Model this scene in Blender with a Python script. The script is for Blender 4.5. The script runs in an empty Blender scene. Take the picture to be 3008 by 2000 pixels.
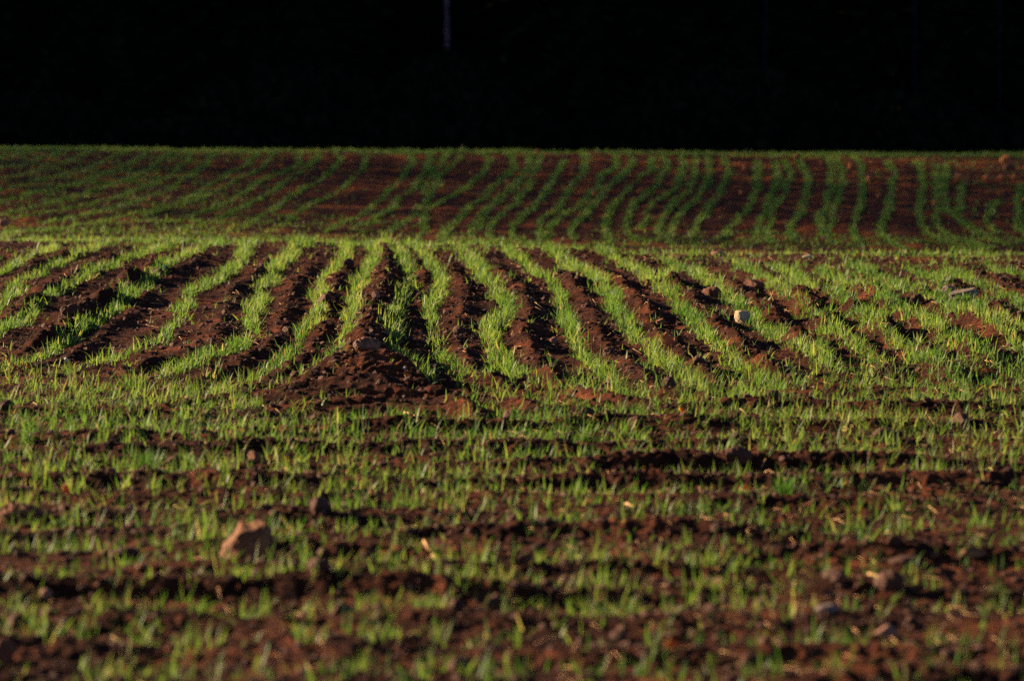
import bpy, math, random
import numpy as np
from mathutils import Vector

rng = np.random.default_rng(7)
random.seed(7)
sc = bpy.context.scene
COL = sc.collection
R = math.radians

# ---------------------------------------------------------------- camera geometry
FP = 10000.0            # focal length in pixels of a 2358 x 1568 picture
CX, CY = 1179.0, 784.0
CAMH = 1.26
PITCH = math.atan(CY / FP)
SUN_AZ, SUN_EL = 66.0, 17.0      # sun is to the left and beyond

# ---------------------------------------------------------------- noise
def _hash(ix, iy, seed):
    h = (ix.astype(np.int64) * 374761393 + iy.astype(np.int64) * 668265263 + seed * 974711) & 0xFFFFFFFF
    h = ((h ^ (h >> 13)) * 1274126177) & 0xFFFFFFFF
    h = h ^ (h >> 16)
    return (h & 0xFFFF).astype(np.float32) / 65535.0

def noise(x, y, seed=0):
    """gradient noise in about -1..1"""
    x = np.asarray(x, np.float64); y = np.asarray(y, np.float64)
    ix = np.floor(x); iy = np.floor(y)
    fx = (x - ix).astype(np.float32); fy = (y - iy).astype(np.float32)
    u = fx * fx * fx * (fx * (fx * 6 - 15) + 10); v = fy * fy * fy * (fy * (fy * 6 - 15) + 10)
    def g(dx, dy):
        a = _hash(ix + dx, iy + dy, seed) * (2 * math.pi)
        return np.cos(a) * (fx - dx) + np.sin(a) * (fy - dy)
    n = (g(0, 0) * (1 - u) + g(1, 0) * u) * (1 - v) + (g(0, 1) * (1 - u) + g(1, 1) * u) * v
    return n * 1.5

def sstep(a, b, x):
    t = np.clip((x - a) / (b - a), 0, 1)
    return t * t * (3 - 2 * t)

# ---------------------------------------------------------------- smooth land
_py = np.array([-500, -60, 0, 10, 19, 21, 22.3, 23.2, 24.2, 25.2, 27, 29, 31, 33.2, 34.4, 35.5, 37, 40, 46, 55, 80, 150, 500.0])
_pz = np.array([-2.0, 0, 0, 0, 0, 0.0, -.01, -.09, -.125, -.115, -.055, -.005,   .038, .085, .075, -.01, -.2, -.55, -.9, -1.1, -1.4, -1.0, 0.0])
_ty = np.linspace(-500, 500, 20001)
_tz = np.interp(_ty, _py, _pz)
_k = np.hanning(41); _k /= _k.sum()
_tz = np.convolve(np.pad(_tz, 20, mode='edge'), _k, mode='valid')

def base(x, y):
    z = np.interp(y, _ty, _tz)
    z = z - 0.018 * np.clip(x, -6, 6) * sstep(14, 21, y) * (1 - sstep(22.8, 24.5, y))
    z = z + .022 * noise(x * .55 + 7, y * .35, 93) * sstep(17, 21, y) * (1 - sstep(23, 24.5, y))
    far = sstep(25, 28, y) * (1 - sstep(36, 40, y))
    z = z + far * (0.02 * noise(x * .3 + 3, y * .25, 91)) - far * 0.006 * np.clip(x, -6, 6)
    return z

def ray(px, py):
    X = (np.asarray(px, float) - CX) / FP
    Y = -(np.asarray(py, float) - CY) / FP
    c, s = math.cos(PITCH), math.sin(PITCH)
    dy = c + Y * s
    dz = -s + Y * c
    return X / dy, dz / dy      # per metre of +y

_tn = np.arange(6.5, 24.0, .01)
_tf = np.arange(23.9, 37.0, .01)
def ground(px, py, far=False, h=0.0):
    px = np.atleast_1d(np.asarray(px, float)); py = np.atleast_1d(np.asarray(py, float))
    rx, rz = ray(px, py)
    t = _tf if far else _tn
    zz = CAMH + rz[:, None] * t[None]
    gg = base(rx[:, None] * t[None], np.broadcast_to(t[None], zz.shape)) + h
    below = zz <= gg
    hit = below.any(1)
    i = np.where(hit, below.argmax(1), np.abs(zz - gg).argmin(1))
    y = t[i]
    return rx * y, y

# ---------------------------------------------------------------- sown rows, read off as lines across the land
NEAR_ROWS = [
 [(0,618),(35,602),(70,586),(105,572),(130,562)],
 [(-40,720),(14,684),(45,650),(87,625),(140,594),(203,573),(245,555)],
 [(-30,775),(10,751),(63,720),(98,688),(147,660),(196,636),(238,611),(315,583),(378,559),(420,545)],
 [(-30,845),(40,825),(130,803),(168,765),(217,730),(266,712),(297,671),(332,650),(367,622),(420,587),(472,560),(525,545)],
 [(-40,872),(60,858),(140,845),(200,830),(297,800),(378,768),(402,733),(420,699),(437,667),(472,646),(518,621),(546,594),(567,566),(588,548)],
 [(-40,922),(120,902),(260,880),(380,850),(490,805),(543,795),(574,758),(581,716),(595,677),(612,646),(647,604),(665,579),(686,558),(693,548)],
 [(-40,962),(180,940),(380,912),(500,888),(560,870),(609,845),(655,818),(686,793),(700,762),(728,733),(735,699),(728,674),(745,639),(770,611),(796,585),(800,565),(790,552)],
 [(60,985),(300,962),(480,935),(610,906),(690,880),(735,846),(784,797),(801,765),(812,727),(808,699),(829,650),(854,614),(864,580),(856,558)],
 [(1560,1000),(1320,972),(1180,948),(1080,920),(1000,890),(950,860),(931,835),(913,811),(903,779),(906,734),(924,699),(924,674),(948,639),(938,611),(917,580),(889,555)],
 [(1800,978),(1500,950),(1300,925),(1190,902),(1110,880),(1064,849),(1036,825),(1011,807),(1001,769),(990,734),(994,702),(1011,674),(1018,636),(994,604),(980,576),(948,556)],
 [(2000,955),(1650,932),(1440,912),(1310,892),(1220,870),(1176,839),(1151,811),(1134,776),(1134,740),(1169,716),(1155,678),(1134,650),(1109,622),(1081,590),(1057,562)],
 [(2200,948),(1850,930),(1620,912),(1500,898),(1430,885),(1379,846),(1344,811),(1323,779),(1302,744),(1298,706),(1288,671),(1267,643),(1232,622),(1204,594),(1162,568)],
 [(2420,930),(2050,916),(1800,905),(1690,897),(1620,890),(1564,849),(1536,821),(1501,793),(1466,769),(1449,734),(1424,706),(1414,674),(1386,646),(1351,618),(1309,597),(1263,569)],
 [(1790,880),(1720,839),(1685,814),(1640,779),(1605,751),(1580,716),(1547,678),(1526,646),(1480,622),(1431,597),(1393,573)],
 [(1930,850),(1867,814),(1815,786),(1766,751),(1730,720),(1689,684),(1650,656),(1620,636),(1577,612),(1520,585)],
 [(2040,840),(1960,790),(1885,734),(1850,709),(1815,674),(1787,650),(1752,629),(1685,594)],
 [(2220,880),(2137,839),(2095,804),(2060,776),(2007,748),(1965,716),(1927,692),(1885,664),(1850,646),(1815,618),(1770,598)],
 [(2320,850),(2235,811),(2182,779),(2137,755),(2095,727),(2060,709),(2018,678),(1972,657),(1941,636),(1885,611)],
 [(2400,815),(2340,786),(2305,762),(2252,734),(2200,713),(2147,688),(2095,674),(2060,650),(2007,622),(1960,604)],
 [(2420,775),(2354,744),(2305,723),(2252,699),(2182,664),(2147,639),(2095,611)],
 [(2430,720),(2354,692),(2305,664),(2235,639),(2182,611)],
 [(2420,650),(2354,628),(2270,604)],
]
ROW_W = [.045,.042,.045,.045,.042,.055,.042,.04,.042,.04,.062,.042,.06,.055,.055,.05,.052,.055,.05,.05,.05,.05]
ROW_D = [.9,1,.95,1,1,1,1,1,1.1,1,.95,1.05,1,.95,.8,.75,.9,.85,.85,.8,.8,.8]
# soil ridge in the gap after row i: (height, width, lean towards next row)
GAPS = {0:(.035,.07,.5),1:(.05,.07,.5),2:(.085,.07,.45),3:(.035,.05,.25),4:(.03,.06,.6),5:(.035,.06,.5),6:(.035,.05,.3),
        8:(.03,.05,.5),9:(.035,.06,.4),10:(.05,.06,.45),11:(.045,.06,.5),12:(.05,.06,.45),13:(.07,.07,.5),14:(.065,.07,.5),
        15:(.065,.08,.5),16:(.075,.07,.5),17:(.085,.08,.5),18:(.065,.08,.5),19:(.05,.06,.5),20:(.05,.06,.5)}
MOUND = [  # the bank that ends in a fan of bare soil: (px, py, height, width)
 [(885,560,.03,.055),(889,629,.045,.06),(880,655,.05,.065),(866,690,.055,.07),(850,740,.065,.075),(842,790,.085,.085)],
 [(842,790,.085,.10),(770,845,.06,.10),(700,885,.035,.08),(640,908,.02,.06)],
 [(842,790,.085,.10),(900,835,.066,.11),(965,875,.046,.07),(1040,915,.036,.05),(1110,955,.026,.04)],
 [(842,800,.08,.13),(850,850,.064,.19),(850,895,.037,.24),(855,930,.02,.28)],
]
FAR_ROWS = [
 [(452,444),(490,420),(529,396),(574,375),(585,345)],
 [(330,495),(400,475),(470,452),(520,425),(570,401),(602,383),(623,359),(634,345)],
 [(430,495),(490,475),(540,452),(580,430),(615,404),(663,391),(690,369),(692,345)],
 [(500,500),(550,478),(600,455),(640,430),(670,405),(706,388),(727,367),(730,345)],
 [(560,520),(602,497),(637,473),(676,446),(708,425),(748,404),(767,385),(786,365),(770,345)],
 [(540,550),(589,542),(615,526),(647,513),(671,500),(698,476),(722,462),(759,452),(783,436),(809,412),(831,391),(844,367),(836,352),(801,345)],
 [(756,526),(783,510),(836,489),(868,462),(900,430),(932,399),(953,367),(945,352),(897,345)],
 [(823,521),(855,510),(894,484),(921,455),(956,428),(972,401),(990,364),(985,345)],
 [(972,444),(985,420),(996,391),(1027,364),(1025,345)],
 [(880,540),(905,525),(940,500),(972,465),(1000,430),(1009,401),(1033,388),(1059,361)],
 [(965,545),(974,513),(985,481),(1027,457),(1059,441),(1080,420),(1112,393),(1126,367),(1110,347)],
 [(1020,550),(1033,532),(1054,500),(1067,481),(1102,462),(1115,452),(1134,428),(1168,401),(1183,383),(1180,364),(1161,345)],
 [(1097,558),(1083,540),(1089,521),(1110,489),(1134,468),(1160,440),(1185,415)],
 [(1103,526),(1110,505),(1119,486),(1132,473),(1161,449),(1185,433),(1199,415),(1220,377),(1225,352)],
 [(1145,558),(1119,535),(1130,515),(1160,490),(1190,465),(1215,430),(1236,383),(1244,355)],
 [(1180,545),(1183,515),(1212,489),(1230,473),(1252,446),(1273,420),(1284,393),(1300,367)],
 [(1246,548),(1236,524),(1246,500),(1281,484),(1292,462),(1310,433),(1329,412),(1348,383),(1353,361),(1337,345)],
 [(1268,548),(1262,521),(1284,500),(1329,478),(1350,457),(1371,433),(1379,407),(1414,385),(1422,361),(1398,345)],
 [(1318,550),(1316,524),(1337,505),(1358,478),(1387,446),(1403,425),(1440,400),(1459,369),(1443,349)],
 [(1411,552),(1387,526),(1398,500),(1409,470),(1435,446),(1451,433),(1475,404),(1504,388),(1502,360)],
 [(1464,556),(1443,534),(1443,505),(1454,473),(1496,441),(1512,420),(1534,385),(1531,355)],
 [(1475,526),(1488,494),(1499,468),(1536,446),(1560,428),(1565,407),(1573,372),(1560,350)],
 [(1520,545),(1518,510),(1539,484),(1549,462),(1587,441),(1597,399),(1603,367),(1597,349)],
 [(1544,552),(1549,516),(1571,486),(1595,462),(1611,441),(1629,415),(1634,385),(1626,352)],
 [(1589,545),(1613,508),(1629,481),(1650,454),(1669,420),(1677,393),(1666,360)],
 [(1660,545),(1690,510),(1720,480),(1736,452),(1742,428),(1747,393),(1740,365)],
 [(1747,556),(1739,526),(1752,497),(1768,468),(1784,430),(1789,388),(1776,354)],
 [(1774,556),(1763,526),(1774,510),(1784,478),(1808,438),(1819,401),(1805,368)],
 [(1824,552),(1821,521),(1835,494),(1851,457),(1861,404),(1843,372)],
 [(1888,545),(1890,505),(1901,470),(1914,428),(1914,393),(1904,357)],
 [(1928,556),(1906,532),(1912,505),(1928,468),(1936,430),(1941,393),(1922,358)],
 [(1978,564),(1962,542),(1965,516),(1976,486),(1986,457),(1984,425),(1984,383),(1960,353)],
 [(2077,568),(2050,553),(2023,526),(2037,500),(2047,462),(2058,425),(2058,393),(2042,368)],
 [(2280,577),(2200,562),(2143,537),(2122,516),(2116,484),(2124,446),(2122,401),(2116,368)],
 [(2290,575),(2236,561),(2196,545),(2162,521),(2154,494),(2154,457),(2156,420),(2151,380)],
 [(2330,560),(2290,550),(2240,530),(2210,510),(2185,490),(2172,446),(2175,420),(2180,380)],
 [(2300,548),(2260,535),(2223,516),(2201,489),(2212,460),(2215,420)],
 [(2290,535),(2268,505),(2284,484),(2289,457)],
 [(2380,545),(2350,530),(2345,505),(2345,473),(2350,420)],
 [(100,510),(230,483),(330,455),(400,425),(450,395),(485,365),(495,345)],
 [(30,500),(150,478),(260,452),(340,425),(400,395),(430,365),(435,347)],
 [(-40,500),(0,490),(90,468),(200,442),(280,415),(340,388),(380,360),(390,345)],
 [(-40,472),(0,462),(60,445),(150,425),(230,400),(290,375),(330,355),(345,343)],
 [(-40,448),(0,435),(70,418),(140,400),(210,378),(260,358),(295,343)],
 [(-40,418),(0,408),(80,390),(150,370),(195,352),(210,340)],
 [(-40,395),(0,385),(70,368),(120,352),(150,342)],
 [(-40,372),(0,360),(50,348),(80,342)],
 [(200,510),(300,490),(400,465),(470,440)],
 [(-30,540),(120,520),(260,512),(400,506),(520,512)],
]

# plan maps: plant density and ridge height, 2 cm cells
MX0, MX1, MY0, MY1, CELL = -9.0, 9.0, 6.5, 47.0, 0.02
NXM, NYM = int((MX1 - MX0) / CELL), int((MY1 - MY0) / CELL)
dens = np.zeros((NYM, NXM), np.float32)
ridge = np.zeros((NYM, NXM), np.float32)

def resample(pts, step_px=1.5, smooth=18):
    p = np.array(pts, float)
    seg = np.hypot(*(p[1:, :2] - p[:-1, :2]).T)
    t = np.concatenate([[0], np.cumsum(seg)])
    n = max(8, int(t[-1] / step_px))
    tt = np.linspace(0, t[-1], n)
    q = np.stack([np.interp(tt, t, p[:, k]) for k in range(p.shape[1])], 1)
    m = max(3, int(smooth / step_px)) | 1
    if n > m:
        k = np.hanning(m + 2)[1:-1]; k /= k.sum()
        for c in range(q.shape[1]):
            e = np.pad(q[:, c], m // 2, mode='reflect', reflect_type='odd')
            q[:, c] = np.convolve(e, k, mode='valid')
    return q

def densify(x, y, extra, step=.03):
    d = np.hypot(np.diff(x), np.diff(y))
    t = np.concatenate([[0], np.cumsum(d)])
    n = max(2, int(t[-1] / step))
    tt = np.linspace(0, t[-1], n)
    return np.interp(tt, t, x), np.interp(tt, t, y), [np.interp(tt, t, e) for e in extra]

def stamp(grid, xs, ys, sig, amp, mode='max'):
    for x, y, s, a in zip(xs, ys, sig, amp):
        r = 2.6 * s
        i0 = max(0, int((x - r - MX0) / CELL)); i1 = min(NXM, int((x + r - MX0) / CELL) + 2)
        j0 = max(0, int((y - r - MY0) / CELL)); j1 = min(NYM, int((y + r - MY0) / CELL) + 2)
        if i0 >= i1 or j0 >= j1: continue
        gx = MX0 + np.arange(i0, i1) * CELL - x
        gy = MY0 + np.arange(j0, j1) * CELL - y
        w = a * np.exp(-(gx[None] ** 2 + gy[:, None] ** 2) / (2 * s * s) * 1.0)
        sub = grid[j0:j1, i0:i1]
        np.maximum(sub, w, out=sub)

near_res = []
for i, pts in enumerate(NEAR_ROWS):
    q = resample(pts, 1.5, 11)
    near_res.append(q)
    x, y = ground(q[:, 0], q[:, 1], False, .03)
    x, y, _ = densify(x, y, [])
    n = len(x)
    wob = noise(y * 1.3 + i * 17, np.full(n, i * 3.3), 5)
    stamp(dens, x + .020 * noise(y * 2.6, np.full(n, i + .5), 6) + .008 * noise(y * 8, np.full(n, i + .5), 9), y, np.full(n, ROW_W[i] * .31) * (1 + .55 * wob),
          ROW_D[i] * np.clip(1 + .45 * noise(y * 2.2 + i * 9, np.full(n, i * 1.7), 8), .35, 1.2))
    k = slice(None, None, 3)
    stamp(dens, x[k], y[k], np.full(len(x[k]),   .065), .009 * np.clip(.6 + 1.2 * noise(y[k] * 1.7 + i * 5, np.full(len(x[k]), i * 2.1), 10), 0, 2))
for i, (h, w, lean) in GAPS.items():
    a, b = near_res[i], near_res[i + 1]
    a = a[np.argsort(a[:, 1])]; b = b[np.argsort(b[:, 1])]
    lo, hi = max(a[0, 1], b[0, 1], 562), min(a[-1, 1], b[-1, 1])
    if hi - lo < 25: continue
    yy = np.linspace(lo, hi, 160)
    xm = np.interp(yy, a[:, 1], a[:, 0]) * (1 - lean) + np.interp(yy, b[:, 1], b[:, 0]) * lean
    x, y = ground(xm, yy, False, h)
    x, y, _ = densify(x, y, [])
    n = len(x)
    fade = sstep(0, .25, np.linspace(0, 1, n)) * sstep(0, .12, 1 - np.linspace(0, 1, n))
    amp = .52 * h * fade * np.clip(.95 + 1.0 * noise(y * 2.6 + i * 7, x * 2 + i, 12) + (.5 * noise(y * 6 + i, x * 6, 16) - .1 if i > 12 else 0), .05, 2.0)
    stamp(ridge, x + .02 * noise(y * 2.5, x, 13), y, np.full(n, w * .52) * (1 + .3 * noise(y * 3, x * 3, 15)), amp)
for pts in MOUND:
    q = resample(pts)
    xs, ys = [], []
    for p in q:
        x, y = ground(p[0], p[1], False, p[2]); xs.append(x[0]); ys.append(y[0])
    x, y, (h, w) = densify(np.array(xs), np.array(ys), [q[:, 2], q[:, 3]])
    stamp(ridge, x, y, w * .75, h * (1 + .12 * noise(y * 4, x * 4, 14)))
# bare soil on the bank and in front of it
bare = np.zeros_like(dens)
for (px, py, s) in [(842,790,.12),(850,830,.16),(800,860,.16),(900,860,.16),(850,890,.2),(760,895,.16),(940,905,.2),(860,930,.2),
                    (1020,940,.12),(700,910,.12),(866,700,.05),(888,640,.05),(885,600,.04),(855,745,.07),(970,885,.1)]:
    x, y = ground(px, py, False, .03)
    stamp(bare, x, y, [s], [1.15])
bare = np.clip(bare, 0, 1)

far_d = np.zeros_like(dens); far_r = np.zeros_like(dens)
for i, pts in enumerate(FAR_ROWS):
    q = resample(pts, 1.0, 11)
    x, y = ground(q[:, 0], q[:, 1], True, .022)
    x, y, _ = densify(x, y, [], .05)
    n = len(x)
    wob = noise(y * .9 + i * 17, np.full(n, i * 3.3), 25)
    stamp(far_d, x + .02 * noise(y * 2, np.full(n, i + .5), 26), y, .0095 * (1 + .4 * wob),
          np.clip(.95 + .55 * noise(y * .55 + i * 9, np.full(n, i * 1.7), 28), .4, 1.25))
    # a low lip of turned soil along the row's sunward side
    stamp(far_r, x + .11, y, np.full(n, .06), .012 * np.clip(1 + .8 * noise(y * 1.5 + i, x, 29), .1, 1.8))
dens = np.maximum(dens * (1 - bare), far_d)
ridge = np.maximum(ridge, far_r)

YY = (MY0 + np.arange(NYM) * CELL)[:, None]; XX = (MX0 + np.arange(NXM) * CELL)[None]
XXf = np.broadcast_to(XX, dens.shape); YYf = np.broadcast_to(YY, dens.shape)
# headland: rows sown across the view, ragged
HR = [8.05, 8.42, 8.78, 9.12, 9.5, 9.86, 10.28, 10.66, 11.1, 11.45, 11.85, 12.3, 12.7]
hd = np.zeros_like(dens)
for k, yr in enumerate(HR):
    yc = yr + .10 * noise(XX * .5 + k * 3.7, np.full(XX.shape, k * 1.3), 31) + .04 * noise(XX * 2.3, np.full(XX.shape, k * 2.3), 32)
    a = np.clip(.62 + .75 * noise(XX * 1.1 + k * 5, np.full(XX.shape, k * 4.1), 33), .06, 1.1)
    hd = np.maximum(hd, (a * np.exp(-((YY - yc) / .075) ** 2)).astype(np.float32))
patch = np.clip(.35 + .9 * noise(XXf * .8 + 11, YYf * .7, 34), .05, 1)
left_full = np.exp(-(((XXf + 1.1) / .75) ** 2 + ((YYf - 13.3) / .75) ** 2))
right_full = np.exp(-(((XXf - 1.3) / 1.0) ** 2 + ((YYf - 14.6) / 1.2) ** 2))
scat = (.05 + .11 * patch + .15 * left_full + .10 * right_full)
headmask = 1 - sstep(13.9, 15.0, YYf + .35 * noise(XXf * 1.1, YYf * 1.1, 35) - .5 * np.exp(-((XXf - 1.6) / .9) ** 2))
hd = (np.maximum(hd * .55, scat) * headmask * (.58 + .42 * sstep(9.8, 12.6, YYf))) * (1 - bare)
near = 1 - sstep(22.5, 23.3, YYf)
loose = (.0016 + .007 * np.clip(noise(XXf * 1.4, YYf * .8, 36), 0, 1)) * (1 - headmask) * near * (1 - bare)
rightscat = .042 * sstep(.5, 1.5, XXf) * near * (1 - headmask) * np.clip(.4 + noise(XXf * 1.2 + 4, YYf * .6, 37), .1, 1)
crestband = .085 * np.exp(-((YYf - 22.5 - .5 * noise(XXf * 1.3, YYf * 0, 47)) / .8) ** 2) * np.clip(.6 + 1.1 * noise(XXf * .9, YYf * .5, 38), .2, 1.3)
farm = sstep(23.6, 24.2, YYf)
farloose = farm * (.0010 + .004 * np.clip(noise(XXf * .9, YYf * .5, 39), 0, 1)
           + .050 * sstep(.8, 3.0, -XXf) * np.clip(.5 + noise(XXf * .9, YYf * .5, 40), 0, 1)
           + .012 * sstep(2.6, 3.3, XXf) * np.clip(.5 + noise(XXf * 2, YYf, 45), .1, 1) + .07 * sstep(.2, 1.2, -XXf) * np.exp(-((YYf - 25.5) / .8) ** 2) * np.clip(.6 + noise(XXf * 1.5, YYf, 46), .1, 1.2) + .09 * np.exp(-((YYf - 24.6) / .38) ** 2) * np.clip(.7 + .8 * noise(XXf * 2, YYf, 44), .15, 1.5)
           + .22 * np.exp(-((YYf - 33.5) / .32) ** 2) * np.clip(.65 + 1.1 * noise(XXf * 1.0, YYf * .3, 41), 0.0, 1.2))
dens = np.maximum.reduce([dens, hd, loose + rightscat, crestband * np.ones_like(dens), farloose]).astype(np.float32)

# furrows across the headland
FUR = [(7.2,.03),(7.6,.035),(7.98,.03),(8.36,.042),(8.72,.03),(9.08,.04),(9.42,.03),(9.74,.036),(10.12,.045),(10.5,.03),(10.84,.036),(11.18,.044),(11.6,.036),(11.98,.044),(12.4,.036),(12.72,.042),(13.2,.03)]
fur = np.zeros_like(dens)
for k, (yr, h) in enumerate(FUR):
    yc = yr + .14 * noise(XX * .42 + k * 2.1, np.full(XX.shape, k * 1.9), 51) + .05 * noise(XX * 1.7 + k, np.full(XX.shape, k * .7), 52)
    a = h * np.clip(.55 + 1.25 * noise(XX * .9 + k * 3.1, np.full(XX.shape, k * 2.7), 53) + .25 * noise(XX * 4, np.full(XX.shape, k * 1.1), 54), .0, 1.6)
    dy = (YY - yc)
    prof = np.where(dy < 0, np.exp(-(dy / .06) ** 2), np.exp(-(dy / .12) ** 2))
    fur = np.maximum(fur, (a * prof).astype(np.float32))
fur *= .66 * (1 - sstep(13.3, 14.1, YYf))
ridge = np.maximum(ridge, fur * (1 - .5 * bare)).astype(np.float32)
del XXf, YYf, hd, patch, left_full, right_full, scat, headmask, loose, rightscat, crestband, farm, farloose, fur, far_d, far_r

def sample(grid, x, y):
    fx = np.clip((x - MX0) / CELL, 0, NXM - 1.001); fy = np.clip((y - MY0) / CELL, 0, NYM - 1.001)
    i = fx.astype(np.int32); j = fy.astype(np.int32)
    u = (fx - i).astype(np.float32); v = (fy - j).astype(np.float32)
    r = (grid[j, i] * (1 - u) + grid[j, i + 1] * u) * (1 - v) + (grid[j + 1, i] * (1 - u) + grid[j + 1, i + 1] * u) * v
    inside = (x > MX0) & (x < MX1) & (y > MY0) & (y < MY1)
    return np.where(inside, r, 0)

def clods(x, y):
    """crumbly tilth: rounded lumps of several sizes"""
    w = .012 * noise(x * 9, y * 9, 60)
    xx, yy = x + w, y + .012 * noise(x * 9 + 5, y * 9, 61)
    rg = np.clip(sample(ridge, x, y) / .06, 0, 1.3)
    z = .016 * noise(xx * 2.2, yy * 2.0, 62) * 1.2
    l1 = np.abs(noise(xx * 6.5, yy * 6.0, 63)); l2 = np.abs(noise(xx * 15, yy * 14, 64)); l3 = np.abs(noise(xx * 33, yy * 30, 65))
    m = np.clip(.5 + .8 * noise(x * 1.1, y * .9, 66), .1, 1.2) * .6 + rg * .85
    bx = sample(bare, x, y) * (x > -1.1) * (x < .3) * (y < 15.6)
    m = m * (1 - .75 * bx)
    z = z + bx * .016 * np.sin(2 * math.pi * (y + .55 * (x + .42) ** 2 + .05 * noise(x * 4, y * 4, 67)) / .23)
    z = z + m * (.022 * (.42 - l1)) + (.35 + m) * (.017 * (.42 - l2)) + (.4 + m) * (.010 * (.42 - l3))
    return z

def surf(x, y, detail=True):
    z = base(x, y) + sample(ridge, x, y)
    if detail:
        m = sstep(2, 7, y) * (1 - sstep(48, 70, y)) * (1 - sstep(7.5, 12, np.abs(x)))
        z = z + clods(x, y) * m * (1 - .7 * sstep(22.8, 24.5, y))
    return z

# ---------------------------------------------------------------- mesh helpers
def mk(name, V, F, mat, parent=None, smooth=True):
    me = bpy.data.meshes.new(name)
    V = np.asarray(V, np.float32)
    if isinstance(F, np.ndarray):
        k = F.shape[1]
        me.vertices.add(len(V)); me.vertices.foreach_set('co', V.ravel())
        me.loops.add(F.size); me.loops.foreach_set('vertex_index', F.astype(np.int32).ravel())
        me.polygons.add(len(F)); me.polygons.foreach_set('loop_start', np.arange(0, F.size, k, dtype=np.int32))
        me.update(calc_edges=True)
    else:
        me.from_pydata([tuple(map(float, v)) for v in V], [], F)
    me.polygons.foreach_set('use_smooth', np.full(len(me.polygons), smooth))
    me.materials.append(mat)
    ob = bpy.data.objects.new(name, me)
    COL.objects.link(ob)
    if parent is not None: ob.parent = parent
    return ob

def tag(o, label=None, cat=None, group=None, kind=None):
    if label: o['label'] = label
    if cat: o['category'] = cat
    if group: o['group'] = group
    if kind: o['kind'] = kind
    return o

# ---------------------------------------------------------------- materials
def new_mat(name):
    m = bpy.data.materials.new(name); m.use_nodes = True
    nt = m.node_tree; b = nt.nodes['Principled BSDF']
    return m, nt, b, nt.nodes['Material Output']

def tex(nt, scale, detail=4, rough=.6, coord='Object'):
    tc = nt.nodes.new('ShaderNodeTexCoord'); n = nt.nodes.new('ShaderNodeTexNoise')
    n.inputs['Scale'].default_value = scale; n.inputs['Detail'].default_value = detail; n.inputs['Roughness'].default_value = rough
    nt.links.new(tc.outputs[coord], n.inputs['Vector'])
    return n

def ramp(nt, src, stops):
    r = nt.nodes.new('ShaderNodeValToRGB')
    while len(r.color_ramp.elements) > 1: r.color_ramp.elements.remove(r.color_ramp.elements[0])
    r.color_ramp.elements[0].position = stops[0][0]; r.color_ramp.elements[0].color = (*stops[0][1], 1)
    for p, c in stops[1:]:
        e = r.color_ramp.elements.new(p); e.color = (*c, 1)
    nt.links.new(src, r.inputs['Fac'])
    return r

def mixc(nt, fac, a, b, mode='MIX'):
    m = nt.nodes.new('ShaderNodeMix'); m.data_type = 'RGBA'; m.blend_type = mode
    for sock, v in ((m.inputs['Factor'], fac), (m.inputs['A'] if False else m.inputs[6], a), (m.inputs[7], b)):
        if hasattr(v, 'is_output'): nt.links.new(v, sock)
        elif isinstance(v, (int, float)): sock.default_value = v
        else: sock.default_value = (*v, 1)
    return m.outputs[2]

def bump(nt, b, src, strength, dist):
    bp = nt.nodes.new('ShaderNodeBump'); bp.inputs['Strength'].default_value = strength; bp.inputs['Distance'].default_value = dist
    nt.links.new(src, bp.inputs['Height']); nt.links.new(bp.outputs['Normal'], b.inputs['Normal'])

def soil_mat():
    m, nt, b, out = new_mat('tilled_soil')
    n1 = tex(nt, 3.2, 6, .65); n2 = tex(nt, 42, 5, .7); n3 = tex(nt, 170, 4, .7); n4 = tex(nt, .55, 3, .5)
    c1 = ramp(nt, n1.outputs['Fac'], [(.30, (.022, .0072, .0044)), (.5, (.042, .0125, .0064)), (.7, (.130, .039, .017))])
    c2 = ramp(nt, n2.outputs['Fac'], [(.34, (.5, .48, .46)), (.52, (1, 1, 1)), (.68, (2.2, 2.0, 1.85))])
    col = mixc(nt, 1.0, c1.outputs[0], c2.outputs[0], 'MULTIPLY')
    # beyond the crest the soil turns redder, with sunlit orange patches painted in
    g = nt.nodes.new('ShaderNodeNewGeometry'); s = nt.nodes.new('ShaderNodeSeparateXYZ'); nt.links.new(g.outputs['Position'], s.inputs[0])
    mr = nt.nodes.new('ShaderNodeMapRange'); mr.inputs[1].default_value = 22; mr.inputs[2].default_value = 30
    nt.links.new(s.outputs['Y'], mr.inputs[0])
    c3 = ramp(nt, n1.outputs['Fac'], [(.34, (.032, .009, .008)), (.5, (.078, .020, .010)), (.66, (.34, .098, .020))])
    col3 = mixc(nt, 1.0, c3.outputs[0], c2.outputs[0], 'MULTIPLY')
    col = mixc(nt, mr.outputs[0], col, col3)
    nt.links.new(col, b.inputs['Base Color'])
    b.inputs['Roughness'].default_value = .95; b.inputs['Specular IOR Level'].default_value = .05
    add = nt.nodes.new('ShaderNodeMath'); add.operation = 'ADD'
    nt.links.new(n2.outputs['Fac'], add.inputs[0])
    mul = nt.nodes.new('ShaderNodeMath'); mul.operation = 'MULTIPLY'; mul.inputs[1].default_value = .5
    nt.links.new(n3.outputs['Fac'], mul.inputs[0]); nt.links.new(mul.outputs[0], add.inputs[1])
    bump(nt, b, add.outputs[0], 1.0, .02)
    return m

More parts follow.
